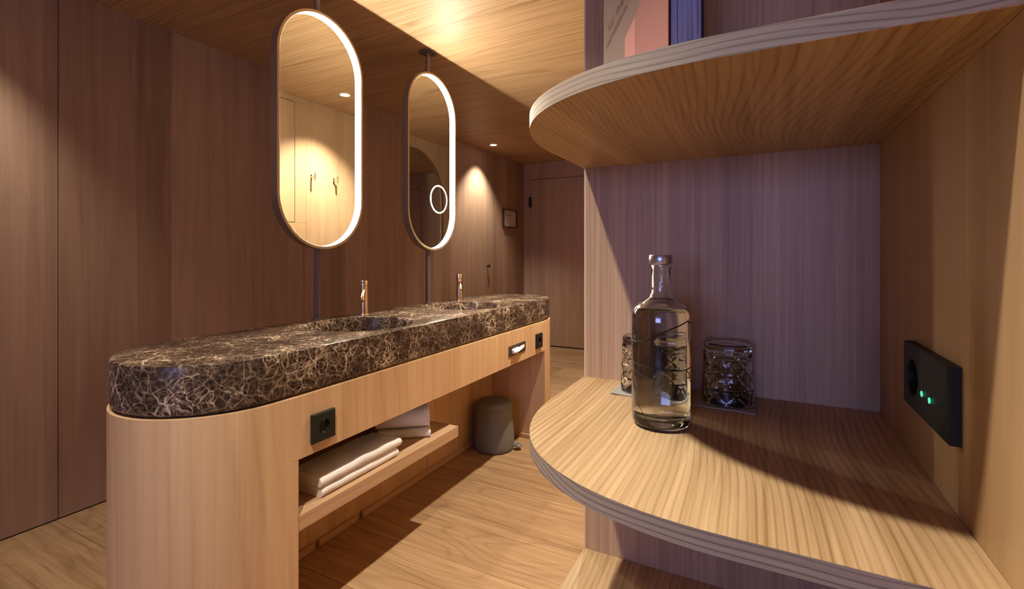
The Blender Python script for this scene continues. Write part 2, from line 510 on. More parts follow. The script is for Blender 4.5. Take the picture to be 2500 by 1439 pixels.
for a in ((WX0, WX0 + .05, WZ0, WZ1), (WX1 - .05, WX1, WZ0, WZ1), (WX0 + .05, WX1 - .05, WZ0, WZ0 + .05), (WX0 + .05, WX1 - .05, WZ1 - .05, WZ1), (-.18, -.12, WZ0 + .05, WZ1 - .05)):
    box(bm, a[0], a[1], YR - .075, YR - .02, a[2], a[3])
w1 = mobj('window_1', bm, W_edge_y, None)
tag(w1, 'two pane window with dusk outside', None, kind='structure')
boxobj('pane', M_pane, w1, WX0 + .05, -.18, YR - .052, YR - .046, WZ0 + .05, WZ1 - .05)
boxobj('pane', M_pane, w1, -.12, WX1 - .05, YR - .052, YR - .046, WZ0 + .05, WZ1 - .05)
pl = bpy.data.lights.new('window_portal', 'AREA')
pl.shape = 'RECTANGLE'; pl.size = WX1 - WX0; pl.size_y = WZ1 - WZ0
pl.cycles.is_portal = True
po = bpy.data.objects.new('window_portal', pl); link(po)
po.location = ((WX0 + WX1) / 2, YR - .12, (WZ0 + WZ1) / 2); po.rotation_euler = (R(90), 0, 0)

# ------------------------------------------------------------------ downlights
def downlight(x, y, label, watts=SPOT_W, cone=94):
    t = empty('downlight', (x, y, ZC), label, 'ceiling light', 'recessed ceiling downlights')
    bm = bmesh.new(); lathe(bm, [(0.040, -0.001), (0.040, -0.004), (0.033, -0.004), (0.033, -0.001)], (x, y, ZC), 32, False, False)
    mobj('trim_ring', bm, M_trimw, t, True, 40)
    bm = bmesh.new(); lathe(bm, [(0.033, -0.0012), (0.033, -0.002)], (x, y, ZC), 32)
    mobj('lens', bm, M_lens, t)
    ld = bpy.data.lights.new('downlight_beam', 'SPOT')
    ld.energy = watts; ld.color = WARM; ld.spot_size = R(cone); ld.spot_blend = 0.75; ld.shadow_soft_size = 0.022
    lo = bpy.data.objects.new('downlight_beam', ld); link(lo)
    lo.parent = t; lo.location = (0, 0, -0.012)
    return t
downlight(-0.65, 2.48, 'recessed downlight over the aisle, opposite the wall hooks', SPOT_W, 108)
downlight(-0.63, 0.25, 'recessed downlight over the aisle, beside the rounded shelves', SPOT_W * .62)
downlight(-2.46, 4.325, 'recessed downlight near the oak wall, by the framed print', SPOT_W * .5)
downlight(-2.46, 0.42, 'recessed downlight near the oak wall, by the counter\'s free end', SPOT_W * .36)

# ------------------------------------------------------------------ vanity cabinet
CXV, RV = -1.417, 0.25
CY1, CY2 = 0.862, 2.70
XF = CXV + RV                       # counter front
ZTOP, ZBOT = 0.856, 0.727
RB = RV + 0.005                     # wooden body a touch proud of the stone
XFB = CXV + RB
van = empty('vanity_cabinet', (CXV, (CY1 + CY2) / 2, 0), 'oak vanity cabinet with rounded ends and an open middle under the marble counter', 'cabinet')
IN1, IN2 = 0.93, 2.67
APZ = 0.548
bm = bmesh.new()
prism(bm, [(XFB, IN1)] + [(CXV - RB, IN1)] + arc(CXV, CY1, RB, 180, 360, 48), 0, ZBOT, 0.0015, 1)
mobj('rounded_end', bm, W_body, van, True, 35)
bm = bmesh.new()
prism(bm, [(CXV - RB, IN2), (XFB, IN2)] + arc(CXV, CY2, RB, 0, 180, 48), 0, ZBOT, 0.0015, 1)
mobj('rounded_end', bm, W_body, van, True, 35)
boxobj('apron', W_body, van, XFB - .022, XFB + .0006, IN1 - .016, IN2 + .016, APZ, ZBOT - .0006, 0.0008)
boxobj('back_panel', W_body, van, CXV - RB, -1.53, IN1, IN2, 0, ZBOT)
SHZ = 0.385
bm = box(bmesh.new(), -1.53, XF, IN1, 1.745, SHZ - .045, SHZ, 0.0012)
mobj('open_shelf', bm, W_edge_y, van)
for a, b in ((IN1, 1.285), (1.305, 1.50), (1.535, IN2)):
    boxobj('plinth_strip', W_edge_y, van, -1.53, -1.512, a, b, 0, 0.026, 0.003)
boxobj('plinth_strip', W_edge_y, van, -1.512, XF - .02, IN2 - .012, IN2, 0, 0.026, 0.003)
# small cable cut-out in the back panel
bm = bmesh.new(); tube(bm, [(-1.5295, 1.43, .475), (-1.522, 1.43, .475)], 0.014, 16)
mobj('cable_outlet', bm, M_hole, van)

# ------------------------------------------------------------------ marble countertop with two bowls
PY1, PY2 = 1.418, 2.172
SX, SR = -1.410, 0.203
ct = empty('countertop', (CXV, (CY1 + CY2) / 2, ZBOT), 'dark brown veined marble counter with rounded ends and two round basins', 'countertop')
def stadium(r, n=64):
    return arc(CXV, CY2, r, 0, 180, n) + arc(CXV, CY1, r, 180, 360, n)
bm = bmesh.new()
b1, b2 = 0.003, 0.012
loops = [[(x, y, ZBOT + .004) for x, y in stadium(RV - b2)]]
for k in range(1, 5):
    a = R(90 * k / 4)
    loops.append([(x, y, ZBOT + .004 + b2 * (1 - math.cos(a))) for x, y in stadium(RV - b2 + b2 * math.sin(a))])
for k in range(0, 4):
    a = R(90 * k / 3)
    loops.append([(x, y, ZTOP - b1 + b1 * math.sin(a)) for x, y in stadium(RV - b1 + b1 * math.cos(a))])
rows = loft(bm, loops, True, True, False)
holes = []
for py in (PY1, PY2):
    holes.append([bm.verts.new((SX + (SR + .003) * math.cos(2 * math.pi * i / 96), py + (SR + .003) * math.sin(2 * math.pi * i / 96), ZTOP)) for i in range(96)])
fill_between(bm, rows[-1], holes)
slab = mobj('slab', bm, M_marble, ct, True, 30)
for py in (PY1, PY2):
    bm = bmesh.new()
    prof = [(SR + .003, 0.0), (SR + .0012, -.0006), (SR, -.003), (SR - .002, -.05), (SR - .008, -.082), (SR - .022, -.098), (SR - .05, -.104), (0.022, -.108)]
    lathe(bm, prof, (SX, py, ZTOP), 96, False, False)
    bowl = mobj('basin', bm, M_marble, ct, True, 60)
    bm = bmesh.new(); lathe(bm, [(0.030, -.1065), (0.030, -.1035), (0.026, -.102), (0.0, -.102)], (SX, py, ZTOP), 32, True, False)
    mobj('drain', bm, M_brass, bowl, True, 40)
boxobj('shadow_gap', M_gap, ct, CXV - .2, CXV + .2, CY1 - .05, CY2 + .05, ZBOT, ZBOT + .005)

# ------------------------------------------------------------------ faucets
def faucet(x, y, label):
    t = empty('basin_faucet', (x, y, ZTOP), label, 'faucet', 'gold basin faucets')
    bm = bmesh.new(); lathe(bm, [(0.027, 0), (0.027, .003), (0.0245, .0045), (0.019, .0045)], (x, y, ZTOP), 36, True, False)
    mobj('base_ring', bm, M_brass, t, True, 40)
    bm = bmesh.new(); lathe(bm, [(0.0185, .004), (0.0185, .132)], (x, y, ZTOP), 36)
    mobj('body', bm, M_brass, t, True, 40)
    bm = bmesh.new(); lathe(bm, [(0.0175, .132), (0.0175, .1335)], (x, y, ZTOP), 36)
    mobj('seam', bm, M_brass_dark, t, True, 40)
    bm = bmesh.new(); lathe(bm, [(0.0185, .1335), (0.0185, .153), (0.0175, .155), (0.0, .155)], (x, y, ZTOP), 36, True, False)
    h = mobj('control_knob', bm, M_brass, t, True, 40)
    d = Vector((0.62, -0.78, 0)).normalized()
    p0 = Vector((x, y, ZTOP))
    bm = bmesh.new()
    q = p0 + d * .0185 + Vector((0, 0, .1435)); tube(bm, [q, q + d * .0025], .004, 12)
    mobj('temperature_dot', bm, M_brass_dark, h)
    pts = [p0 + d * .012 + Vector((0, 0, .106)), p0 + d * .030 + Vector((0, 0, .108))]
    for k in range(1, 9):
        a = R(90 - 78 * k / 8)
        pts.append(p0 + d * (.030 + .048 * math.cos(a)) + Vector((0, 0, .060 + .048 * math.sin(a))))
    bm = bmesh.new(); tube(bm, pts, .0095, 18)
    s = mobj('spout', bm, M_brass, t, True, 50)
    e = pts[-1]; dd = (pts[-1] - pts[-2]).normalized()
    bm = bmesh.new(); tube(bm, [e, e + dd * .003], .0085, 18)
    mobj('aerator', bm, M_brass_dark, s, True, 50)
faucet(-1.597, 1.625, 'rose gold basin faucet between the two mirror poles')
faucet(-1.588, 2.388, 'rose gold basin faucet beyond both mirror poles')

# ------------------------------------------------------------------ pill mirrors on poles
MX, MW, MZ0, MZ1 = -1.615, 0.44, H + .020, H + 1.003
def pill(off, x, yc, z0=MZ0, z1=MZ1, w=MW, n=40):
    r = w / 2
    out = []
    for i in range(n + 1):
        a = R(180 * i / n); out.append((x, yc + (r - off) * math.cos(a), z1 - r + (r - off) * math.sin(a)))
    for i in range(n + 1):
        a = R(180 + 180 * i / n); out.append((x, yc + (r - off) * math.cos(a), z0 + r + (r - off) * math.sin(a)))
    return out
XPOLE = -1.656
def pill_mirror(yc, label, ring):
    t = empty('pole_mirror', (XPOLE, yc, ZTOP), label, 'mirror', 'lit pill mirrors on poles')
    bm = bmesh.new()
    tube(bm, [(XPOLE, yc, ZTOP), (XPOLE, yc, ZC)], 0.0125, 28)
    p = mobj('pole', bm, M_pole, t, True, 40)
    bm = bmesh.new(); lathe(bm, [(0.019, 0), (0.019, .004), (0.0135, .006)], (XPOLE, yc, ZTOP), 28, True, False)
    mobj('foot_collar', bm, M_pole, p, True, 40)
    bm = bmesh.new(); lathe(bm, [(0.048, -.0005), (0.048, -.006), (0.013, -.0065)], (XPOLE, yc, ZC), 40, True, False)
    mobj('ceiling_rose', bm, M_pole, p, True, 40)
    lip, dep = .0125, .019
    bm = bmesh.new()
    loft(bm, [pill(0.0, MX - .038, yc), pill(0.0, MX - .0015, yc), pill(.0012, MX, yc)], True, True, False)
    fr = mobj('frame', bm, M_frame, t, True, 35)
    bm = bmesh.new()
    loft(bm, [pill(.0012, MX, yc), pill(lip - .001, MX, yc), pill(lip, MX - .001, yc)])
    mobj('front_rim', bm, M_rimf, t, True, 35)
    bm = bmesh.new()
    loft(bm, [pill(lip, MX - .001, yc), pill(lip, MX - dep, yc)])
    mobj('light_strip', bm, M_led, t, True, 40)
    bm = bmesh.new()
    bm.faces.new([bm.verts.new(p_) for p_ in pill(lip - .001, MX - dep, yc)])
    g = mobj('mirror_glass', bm, M_mirror, t)
    if ring:
        cyy, czz = yc + .073, H + .3125
        loops = []
        for rr in (.080, .0735):
            loops.append([(MX - dep + .0012, cyy + rr * math.cos(2 * math.pi * i / 64), czz + rr * math.sin(2 * math.pi * i / 64)) for i in range(64)])
        bm = bmesh.new(); loft(bm, loops)
        mobj('magnifier_ring', bm, M_ring, g)
        bm = bmesh.new()
        loops = []
        for k in range(8):
            rr = .0735 * (1 - k / 8.0)
            loops.append([(MX - dep + .0006 - .0016 * (1 - (rr / .0735) ** 2) * 0 + 0.0, cyy + rr * math.cos(2 * math.pi * i / 64), czz + rr * math.sin(2 * math.pi * i / 64)) for i in range(64)])
        loft(bm, loops, True, False, True)
        mobj('magnifier_glass', bm, M_mirror, g)
pill_mirror(PY1, 'tall lit pill mirror on a bronze pole with clear unbroken glass', False)
pill_mirror(PY2, 'tall lit pill mirror on a bronze pole with a glowing magnifier ring', True)

# ------------------------------------------------------------------ outlets
def mapped(O, A, B, N):
    O, A, B, N = Vector(O), Vector(A), Vector(B), Vector(N)
    return lambda a, b, n: O + A * a + B * b + N * n

def plate_with_holes(F, w, h, th, holes, bev=.0015, n=40, depth=.009):
    """plate centred on F origin, holes: list of (a, b, r); returns bm of plate, list of cup bms"""
    bm = bmesh.new()
    def rect(ww, hh, nn): return [bm.verts.new(F(s * ww / 2, q * hh / 2, nn)) for s, q in ((-1, -1), (1, -1), (1, 1), (-1, 1))]
    L0, L1, L2 = rect(w, h, 0.0), rect(w, h, th - bev), rect(w - 2 * bev, h - 2 * bev, th)
    for A_, B_ in ((L0, L1), (L1, L2)):
        for i in range(4): bm.faces.new((A_[i], A_[(i + 1) % 4], B_[(i + 1) % 4], B_[i]))
    HL = []
    for a, b, r in holes:
        HL.append([bm.verts.new(F(a + r * math.cos(2 * math.pi * i / n), b + r * math.sin(2 * math.pi * i / n), th)) for i in range(n)])
    fill_between(bm, L2, HL)
    for (a, b, r), L in zip(holes, HL):
        Lb = [bm.verts.new(F(a + r * math.cos(2 * math.pi * i / n), b + r * math.sin(2 * math.pi * i / n), th - depth)) for i in range(n)]
        for i in range(n): bm.faces.new((L[i], L[(i + 1) % n], Lb[(i + 1) % n], Lb[i]))
        bm.faces.new(Lb)
    return bm

def disc_on(F, a, b, r, n0, n1, seg=16):
    bm = bmesh.new()
    loft(bm, [[F(a + r * math.cos(2 * math.pi * i / seg), b + r * math.sin(2 * math.pi * i / seg), nn) for i in range(seg)] for nn in (n0, n1)], True, True, True)
    return bm

def schuko(name, O, A, N, label, w=.084, h=.084):
    t = empty(name, O, label, 'power outlet', 'black outlets on the vanity apron')
    F = mapped(O, A, (0, 0, 1), N)
    th = .010
    mobj('cover_plate', plate_with_holes(F, w, h, th, [(0, 0, .0205)]), M_black, t)
    for s in (-1, 1):
        mobj('pin_hole', disc_on(F, s * .0095, 0, .0026, th - .009, th - .0083, 12), M_hole, t)
        mobj('earth_clip', disc_on(F, .0, s * .0185, .0022, th - .008, th - .0035, 10), M_metal, t)
schuko('wall_outlet', (XFB + .0006, 1.012, H - .510), (0, 1, 0), (1, 0, 0), 'black square power outlet on the apron above the near end of the towel shelf')
schuko('wall_outlet', (XFB + .0006, 2.575, H - .507), (0, 1, 0), (1, 0, 0), 'black square power outlet on the apron beside the tissue slot')

# tissue dispenser set into the apron
tz, ty = H - .5065, 2.298
t = empty('tissue_dispenser', (XFB, ty, tz), 'slim dark tissue slot in the apron with a white tissue pulled out', 'tissue dispenser')
F = mapped((XFB + .0006, ty, tz), (0, 1, 0), (0, 0, 1), (1, 0, 0))
bm = bmesh.new()
for a0, a1, b0, b1 in ((-.098, .098, -.027, -.012), (-.098, .098, .014, .027), (-.098, -.082, -.012, .014), (.082, .098, -.012, .014)):
    vs_ = [F(a, b, n) for a in (a0, a1) for b in (b0, b1) for n in (0.0, .004)]
    v = [bm.verts.new(p) for p in vs_]
    for f in [(0, 1, 3, 2), (4, 6, 7, 5), (0, 4, 5, 1), (2, 3, 7, 6), (0, 2, 6, 4), (1, 5, 7, 3)]: bm.faces.new([v[i] for i in f])
mobj('slot_plate', bm, M_steel_dark, t)
bm = bmesh.new(); bm.faces.new([bm.verts.new(F(a, b, .0006)) for a, b in ((-.082, -.012), (.082, -.012), (.082, .014), (-.082, .014))])
mobj('slot_opening', bm, M_hole, t)
bm = bmesh.new()
loops = []
for k in range(9):
    u = k / 8.0
    a = -.066 + .150 * u
    outn = .004 + .022 * math.sin(math.pi * min(1, .25 + .8 * u))
    hh = .010 + .006 * math.sin(7 * u) * .6
    zc = -.004 + .008 * u + .0015 * math.sin(19 * u)
    loops.append([F(a, zc + hh, .002), F(a + .002, zc + hh * .6, outn * .7), F(a, zc - hh * .2, outn), F(a - .002, zc - hh, outn * .7), F(a, zc - hh * .7, .002)])
loft(bm, loops, True, True, True)
mobj('tissue', bm, M_tissue, t, True, 60)

# ------------------------------------------------------------------ towels
def towel(name, O, A, D, length, depth, th, label, group, seed=0, bend=0.0, folds=2):
    """folded towel; O: front-left-bottom corner, A: along, D: to the back. fold noses at the front"""
    t = empty(name, O, label, 'towel', group)
    A, D = Vector(A).normalized(), Vector(D).normalized()
    Z = Vector((0, 0, 1)); O = Vector(O)
    lay = th / folds
    gap = lay * .04
    # outline of the folded strip cross-section: (d from front, z)
    def section(sc, sq):
        pts = []
        half = th / 2
        # bottom back -> bottom front -> nose -> top front -> top back -> slit
        nb = 10
        for i in range(nb + 1): pts.append((depth - (depth - half) * i / nb, 0.0))
        for i in range(1, 12):
            a = R(-90 - 180 * i / 12)
            pts.append((half + half * math.cos(a), half + half * math.sin(a)))
        for i in range(nb + 1): pts.append((half + (depth * .97 - half) * i / nb, th))
        # back end of the upper layer and slit between the layers
        for i in range(nb + 1):
            pts.append((depth * .97 - (depth * .97 - half * .9) * i / nb, half + gap))
        pts.append((half * .8, half))
        for i in range(nb + 1):
            pts.append((half * .9 + (depth - half * .9) * i / nb, half - gap))
        return pts
    sec = section(1, 1)
    bm = bmesh.new()
    loops = []
    n = 26
    for k in range(n + 1):
        u = k / n
        e = min(u, 1 - u) * length
        rnd = 1.0 - .10 * max(0, 1 - e / .012) ** 2
        L = []
        for d, z in sec:
            p = O + A * (u * length) + D * d + Z * z
            q = mnoise.noise(Vector((p.x * 14 + seed, p.y * 14, p.z * 14))) * .004 + mnoise.noise(Vector((p.x * 40, p.y * 40 + seed, p.z * 40))) * .0014
            zz = z * rnd + (q if z > .004 else 0) + bend * (z / th) * math.sin(math.pi * u * .9 + .4) * (.4 + d / depth)
            L.append(O + A * (u * length + (q * .8 if e < .02 else 0)) + D * (d - (q if d < th else 0) * .6) + Z * max(0.0005, zz))
        loops.append(L)
    loft(bm, loops, True, True, True)
    mobj('towel_cloth', bm, M_towel, t, True, 70)
    return t
SZ = SHZ
towel('hand_towel', (-1.187, 1.035, SZ), (0, 1, 0), (-1, 0, 0), .350, .145, .031, 'folded white towel at the bottom of the flat pair on the shelf', 'folded towels on the vanity shelf', 1)
towel('hand_towel', (-1.184, 1.030, SZ + .033), (0, 1, .0), (-1, 0, 0), .365, .135, .036, 'folded white towel on top of the flat pair on the shelf', 'folded towels on the vanity shelf', 5)
da = Vector((.77, .64, 0)); dd = Vector((-.64, .77, 0))
c0 = Vector((-1.192, 1.585, SZ))
towel('hand_towel', c0 - da * .215, da, dd, .215, .20, .033, 'thin white towel under the plump one, turned askew on the shelf', 'folded towels on the vanity shelf', 9)
towel('hand_towel', c0 - da * .218 + Vector((0, 0, .035)), da, dd, .212, .205, .094, 'plump folded white towel leaning high under the apron', 'folded towels on the vanity shelf', 13, .008)

# ------------------------------------------------------------------ pedal bin
bx, by = -1.385, 2.448
t = empty('pedal_bin', (bx, by, 0), 'small taupe pedal bin tapering to a flat lid, under the vanity', 'bin')
bm = bmesh.new()
lathe(bm, [(0.104, 0.0), (0.111, .006), (0.115, .016), (0.116, .03), (0.1135, .10), (0.108, .18), (0.1045, .236), (0.1045, .238)], (bx, by, 0), 56, True, True)
mobj('bin_body', bm, M_bin, t, True, 50)
bm = bmesh.new()
lathe(bm, [(0.1035, .2385), (0.1045, .2395), (0.102, .262), (0.098, .272), (0.090, .279), (0.080, .281), (0.0, .281)], (bx, by, 0), 56, True, False)
mobj('lid', bm, M_bin, t, True, 50)
pdir = Vector((.96, .28, 0)).normalized()
pc = Vector((bx, by, 0)) + pdir * .142
bm = bmesh.new()
tube(bm, [Vector((bx, by, .020)) + pdir * .10, pc + Vector((0, 0, .020))], .006, 10)
pd = mobj('pedal_arm', bm, M_pedal, t, True, 50)
bm = bmesh.new(); lathe(bm, [(0.021, .020), (0.023, .022), (0.023, .028), (0.020, .030), (0.0, .030)], tuple(pc), 28, True, False)
mobj('pedal_pad', bm, M_pedal, pd, True, 50)

# ------------------------------------------------------------------ wall things
# framed print on the left wall
py0, py1, pz0, pz1 = 4.880, 5.225, H + .315, H + .527
t = empty('framed_print', (XW, (py0 + py1) / 2, pz0), 'small framed print with a dark frame on the oak wall', 'picture')
bm = bmesh.new(); fw, ft = .010, .022
for a in ((py0, py1, pz0, pz0 + fw), (py0, py1, pz1 - fw, pz1), (py0, py0 + fw, pz0 + fw, pz1 - fw), (py1 - fw, py1, pz0 + fw, pz1 - fw)):
    box(bm, XW + .0005, XW + ft, a[0], a[1], a[2], a[3])
mobj('frame', bm, M_picframe, t)
pp = boxobj('print_sheet', M_paper, t, XW + .0005, XW + .008, py0 + fw, py1 - fw, pz0 + fw, pz1 - fw)
def ink(a0, a1, z0, z1, m): boxobj('ink_mark', m, pp, XW + .008, XW + .0084, py0 + a0 * .345, py0 + a1 * .345, pz0 + z0 * .212, pz0 + z1 * .212)
ink(.10, .95, .875, .905, M_ink2)
ink(.14, .34, .70, .722, M_ink2); ink(.34, .62, .665, .70, M_ink)
for k in range(5): ink(.22 + .03 * k, .60 - .02 * k, .58 - .055 * k, .588 - .055 * k, M_ink2)
ink(.63, .645, .45, .64, M_ink2); ink(.28, .65, .27, .285, M_ink2); ink(.60, .90, .12, .128, M_ink2)

# dark knob on the left wall
kb = Vector((XW, 4.54, H - .13))
t = empty('robe_hook', kb, 'tiny dark robe hook low on the oak wall behind the counter', 'hook')
bm = bmesh.new(); tube(bm, [kb + Vector((.0005, 0, 0)), kb + Vector((.018, 0, 0))], .009, 14)
mobj('stem', bm, M_hinge, t, True, 50)
bm = bmesh.new(); tube(bm, [kb + Vector((.018, 0, -.0)), kb + Vector((.026, 0, .002)), kb + Vector((.030, 0, .002))], [.013, .019, .017], 18)
mobj('knob', bm, M_hinge, t, True, 50)

# hooks on the closet wall (seen in the mirror)
def coat_hook(y, z, label):
    t = empty('coat_hook', (XC, y, z), label, 'hook', 'brass hooks on the closet wall')
    boxobj('wall_plate', M_brass, t, XC - .004, XC - .0005, y - .006, y + .006, z - .028, z + .020, .001)
    bm = bmesh.new(); tube(bm, [(XC - .004, y, z), (XC - .034, y, z)], .0055, 12)
    mobj('arm', bm, M_brass, t, True, 50)
    bm = bmesh.new(); tube(bm, [(XC - .040, y, z - .022), (XC - .040, y, z + .030)], .007, 14)
    mobj('peg', bm, M_brass, t, True, 50)
coat_hook(2.475, H + .570, 'brass coat hook beside the flush cabinet door seam')
coat_hook(2.685, H + .572, 'brass coat hook farther from the flush cabinet door')

# big pill mirror on the closet wall
wy, wz0, wz1, ww = 3.64, .45, H + 1.014, .93
t = empty('wall_mirror', (XC, wy, wz0), 'large dark framed pill mirror on the closet wall', 'mirror')
bm = bmesh.new()
loft(bm, [pill(0, XC - .0005, wy, wz0, wz1, ww), pill(0, XC - .022, wy, wz0, wz1, ww), pill(.022, XC - .022, wy, wz0, wz1, ww), pill(.022, XC - .012, wy, wz0, wz1, ww)], True, False, False)
mobj('frame', bm, M_frame, t, True, 35)
bm = bmesh.new(); bm.faces.new([bm.verts.new(p) for p in pill(.0215, XC - .012, wy, wz0, wz1, ww)])
mobj('mirror_glass', bm, plain('wall_mirror_silver', (.62, .60, .56), 0.0, 1.0), t)

# ------------------------------------------------------------------ shelf niche at the end of the closet
XS = 0.160
ZL, ZU, Z3, TH = H - .240, H + .1686, H - .578, .0195
YFR = 0.447
un = empty('corner_shelf_unit', ((XC + XS) / 2, YB, 0), 'open oak corner shelf unit with rounded shelves', 'shelf unit')
boxobj('back_panel', W_niche, un, XC + .0025, XS + .02, YB, YB + .020, -.016, ZC)
boxobj('edge_lipping', M_lip, un, XC, XC + .0025, YB, YB + .020, -.016, ZC)
boxobj('side_panel', W_niche_y, un, XS, XS + .020, YN, YB, -.016, ZC)
def shelf_outline():
    pts = [(XS, YB), (XC, YB), (XC, .745)]
    # large easing corner from the side edge to the front edge
    P0, P1, P2, P3 = Vector((XC, .745)), Vector((XC, .555)), Vector((-.205, YFR)), Vector((-.02, YFR))
    n = 40
    for i in range(1, n + 1):
        u = i / n
        p = P0 * (1 - u) ** 3 + P1 * 3 * u * (1 - u) ** 2 + P2 * 3 * u * u * (1 - u) + P3 * u ** 3
        pts.append((p.x, p.y))
    pts.append((XS, YFR))
    return pts
for zt in (ZU + TH, ZL, Z3):
    out = shelf_outline()
    bm = bmesh.new()
    prism(bm, out, zt - TH, zt, 0.0008, 1)
    for f in bm.faces:
        f.normal_update()
        f.material_index = 1 if abs(f.normal.z) < .5 else 0
    mobj('shelf', bm, [W_shelf, W_rim], un, True, 40)

# double outlet with charging ports on the niche side
O = (XS - .0002, .646, H - .138)
t = empty('double_outlet', O, 'black double outlet plate with two glowing green charging ports inside the shelf niche', 'power outlet')
F = mapped(O, (0, -1, 0), (0, 0, 1), (-1, 0, 0))
mobj('cover_plate', plate_with_holes(F, .152, .072, .010, [(-.038, 0, .020)]), M_black, t)
for a in (-.0015, .0245):
    mobj('port_light', disc_on(F, a + .004, -.008, .0030, .011, .0118, 14), M_ledgreen, t)
mobj('earth_clip', disc_on(F, -.030, -.0165, .0016, .004, .008, 8), M_metal, t)

# ------------------------------------------------------------------ bottle
bx, by = -0.1265, 0.701
ZLB = ZL + .0008
t = empty('water_bottle', (bx, by, ZLB), 'clear glass water bottle with silver cap and fine black line drawing', 'bottle')
outp = [(0.0, 0.0), (0.030, 0.0), (0.0365, .0015), (0.0395, .006), (0.0400, .012), (0.0400, .146), (0.0393, .155), (0.0365, .163), (0.030, .1695), (0.022, .174), (0.0158, .1785), (0.0135, .184), (0.0131, .190), (0.0131, .218), (0.0145, .220), (0.0145, .2245), (0.0125, .2255)]
inn = [(0.0105, .2255), (0.0105, .190), (0.0112, .184), (0.0140, .179), (0.021, .1715), (0.029, .1667), (0.035, .1605), (0.0370, .153), (0.0374, .146), (0.0374, .022), (0.036, .016), (0.030, .0125), (0.0, .0115)]
bm = bmesh.new(); lathe(bm, outp + inn, (bx, by, ZLB), 64, False, False)
bmesh.ops.remove_doubles(bm, verts=bm.verts[:], dist=1e-6)
bt = mobj('glass_body', bm, M_glass, t, True, 60)
bm = bmesh.new()
lathe(bm, [(0.0, .0117), (0.030, .0123), (0.0362, .0158), (0.0377, .022), (0.0377, .146), (0.0373, .153), (0.0352, .1603), (0.033, .163), (0.0, .163)], (bx, by, ZLB), 64, False, False)
bmesh.ops.remove_doubles(bm, verts=bm.verts[:], dist=1e-6)
mobj('water_fill', bm, M_water, t, True, 60)
bm = bmesh.new(); lathe(bm, [(0.0155, .2258), (0.0160, .2265), (0.0160, .2365), (0.0150, .238), (0.0, .238)], (bx, by, ZLB), 48, True, False)
mobj('cap', bm, M_cap, t, True, 40)
M_line = plain('bottle_print', (0.010, 0.007, 0.006), 0.6)
view = math.degrees(math.atan2(-by, -bx))      # azimuth from the bottle to the viewer
def on_bottle(s, z):     # s: -1..1 across the visible front, z: height above the base
    a = R(view) + math.asin(max(-.999, min(.999, s)))
    return Vector((bx + .0402 * math.cos(a), by + .0402 * math.sin(a), ZLB + z))
def bline(pts, r=.00035, steps=10):
    full = []
    for (s0, z0), (s1, z1) in zip(pts[:-1], pts[1:]):
        for i in range(steps): full.append(on_bottle(s0 + (s1 - s0) * i / steps, z0 + (z1 - z0) * i / steps))
    full.append(on_bottle(*pts[-1]))
    bm = bmesh.new(); tube(bm, full, r * 1.5, 6)
    mobj('printed_line', bm, M_line, bt)
def zpx(v): return (1036 - v) / 1175 * .683
bline([(-.99, zpx(833)), (-.9, zpx(834)), (-.72, zpx(832)), (-.35, zpx(822)), (0.0, zpx(808)), (.35, zpx(796)), (.6, zpx(789)), (.85, zpx(781)), (.93, zpx(784)), (.99, zpx(789))], .0006)
bline([(-.98, zpx(884)), (-.4, zpx(888)), (.3, zpx(892)), (.7, zpx(893)), (.99, zpx(891))], .00045)
bline([(-.98, zpx(899)), (-.7, zpx(908)), (-.4, zpx(913)), (-.13, zpx(915))], .00045)
bline([(.82, zpx(893)), (.82, zpx(934))], .0004)
bline([(.82, zpx(893)), (.92, zpx(905)), (.96, zpx(913)), (.82, zpx(913))], .0004)
bline([(-.80, zpx(975)), (-.55, zpx(1000)), (-.2, zpx(1032))], .0003)

def text_mesh(body, size):
    c = bpy.data.curves.new('t', 'FONT'); c.body = body; c.size = size; c.extrude = 0.0; c.align_x = 'CENTER'
    o = bpy.data.objects.new('t', c); COL.objects.link(o)
    dg = bpy.context.evaluated_depsgraph_get()
    me = bpy.data.meshes.new_from_object(o.evaluated_get(dg))
    bpy.data.objects.remove(o); bpy.data.curves.remove(c)
    return me
def text_obj(name, body, size, mat, parent, fn):
    me = text_mesh(body, size)
    for v in me.vertices: v.co = fn(v.co.x, v.co.y)
    me.materials.clear(); me.materials.append(mat)
    bm = bmesh.new(); bm.from_mesh(me); bpy.data.meshes.remove(me)
    return mobj(name, bm, mat, parent)
text_obj('printed_word', 'NESLA', .0062, M_line, bt, lambda x, yy: on_bottle(0, 0) * 0 + Vector((bx + .0403 * math.cos(R(view + 60) + x / .0403), by + .0403 * math.sin(R(view + 60) + x / .0403), ZLB + zpx(953) + yy)))

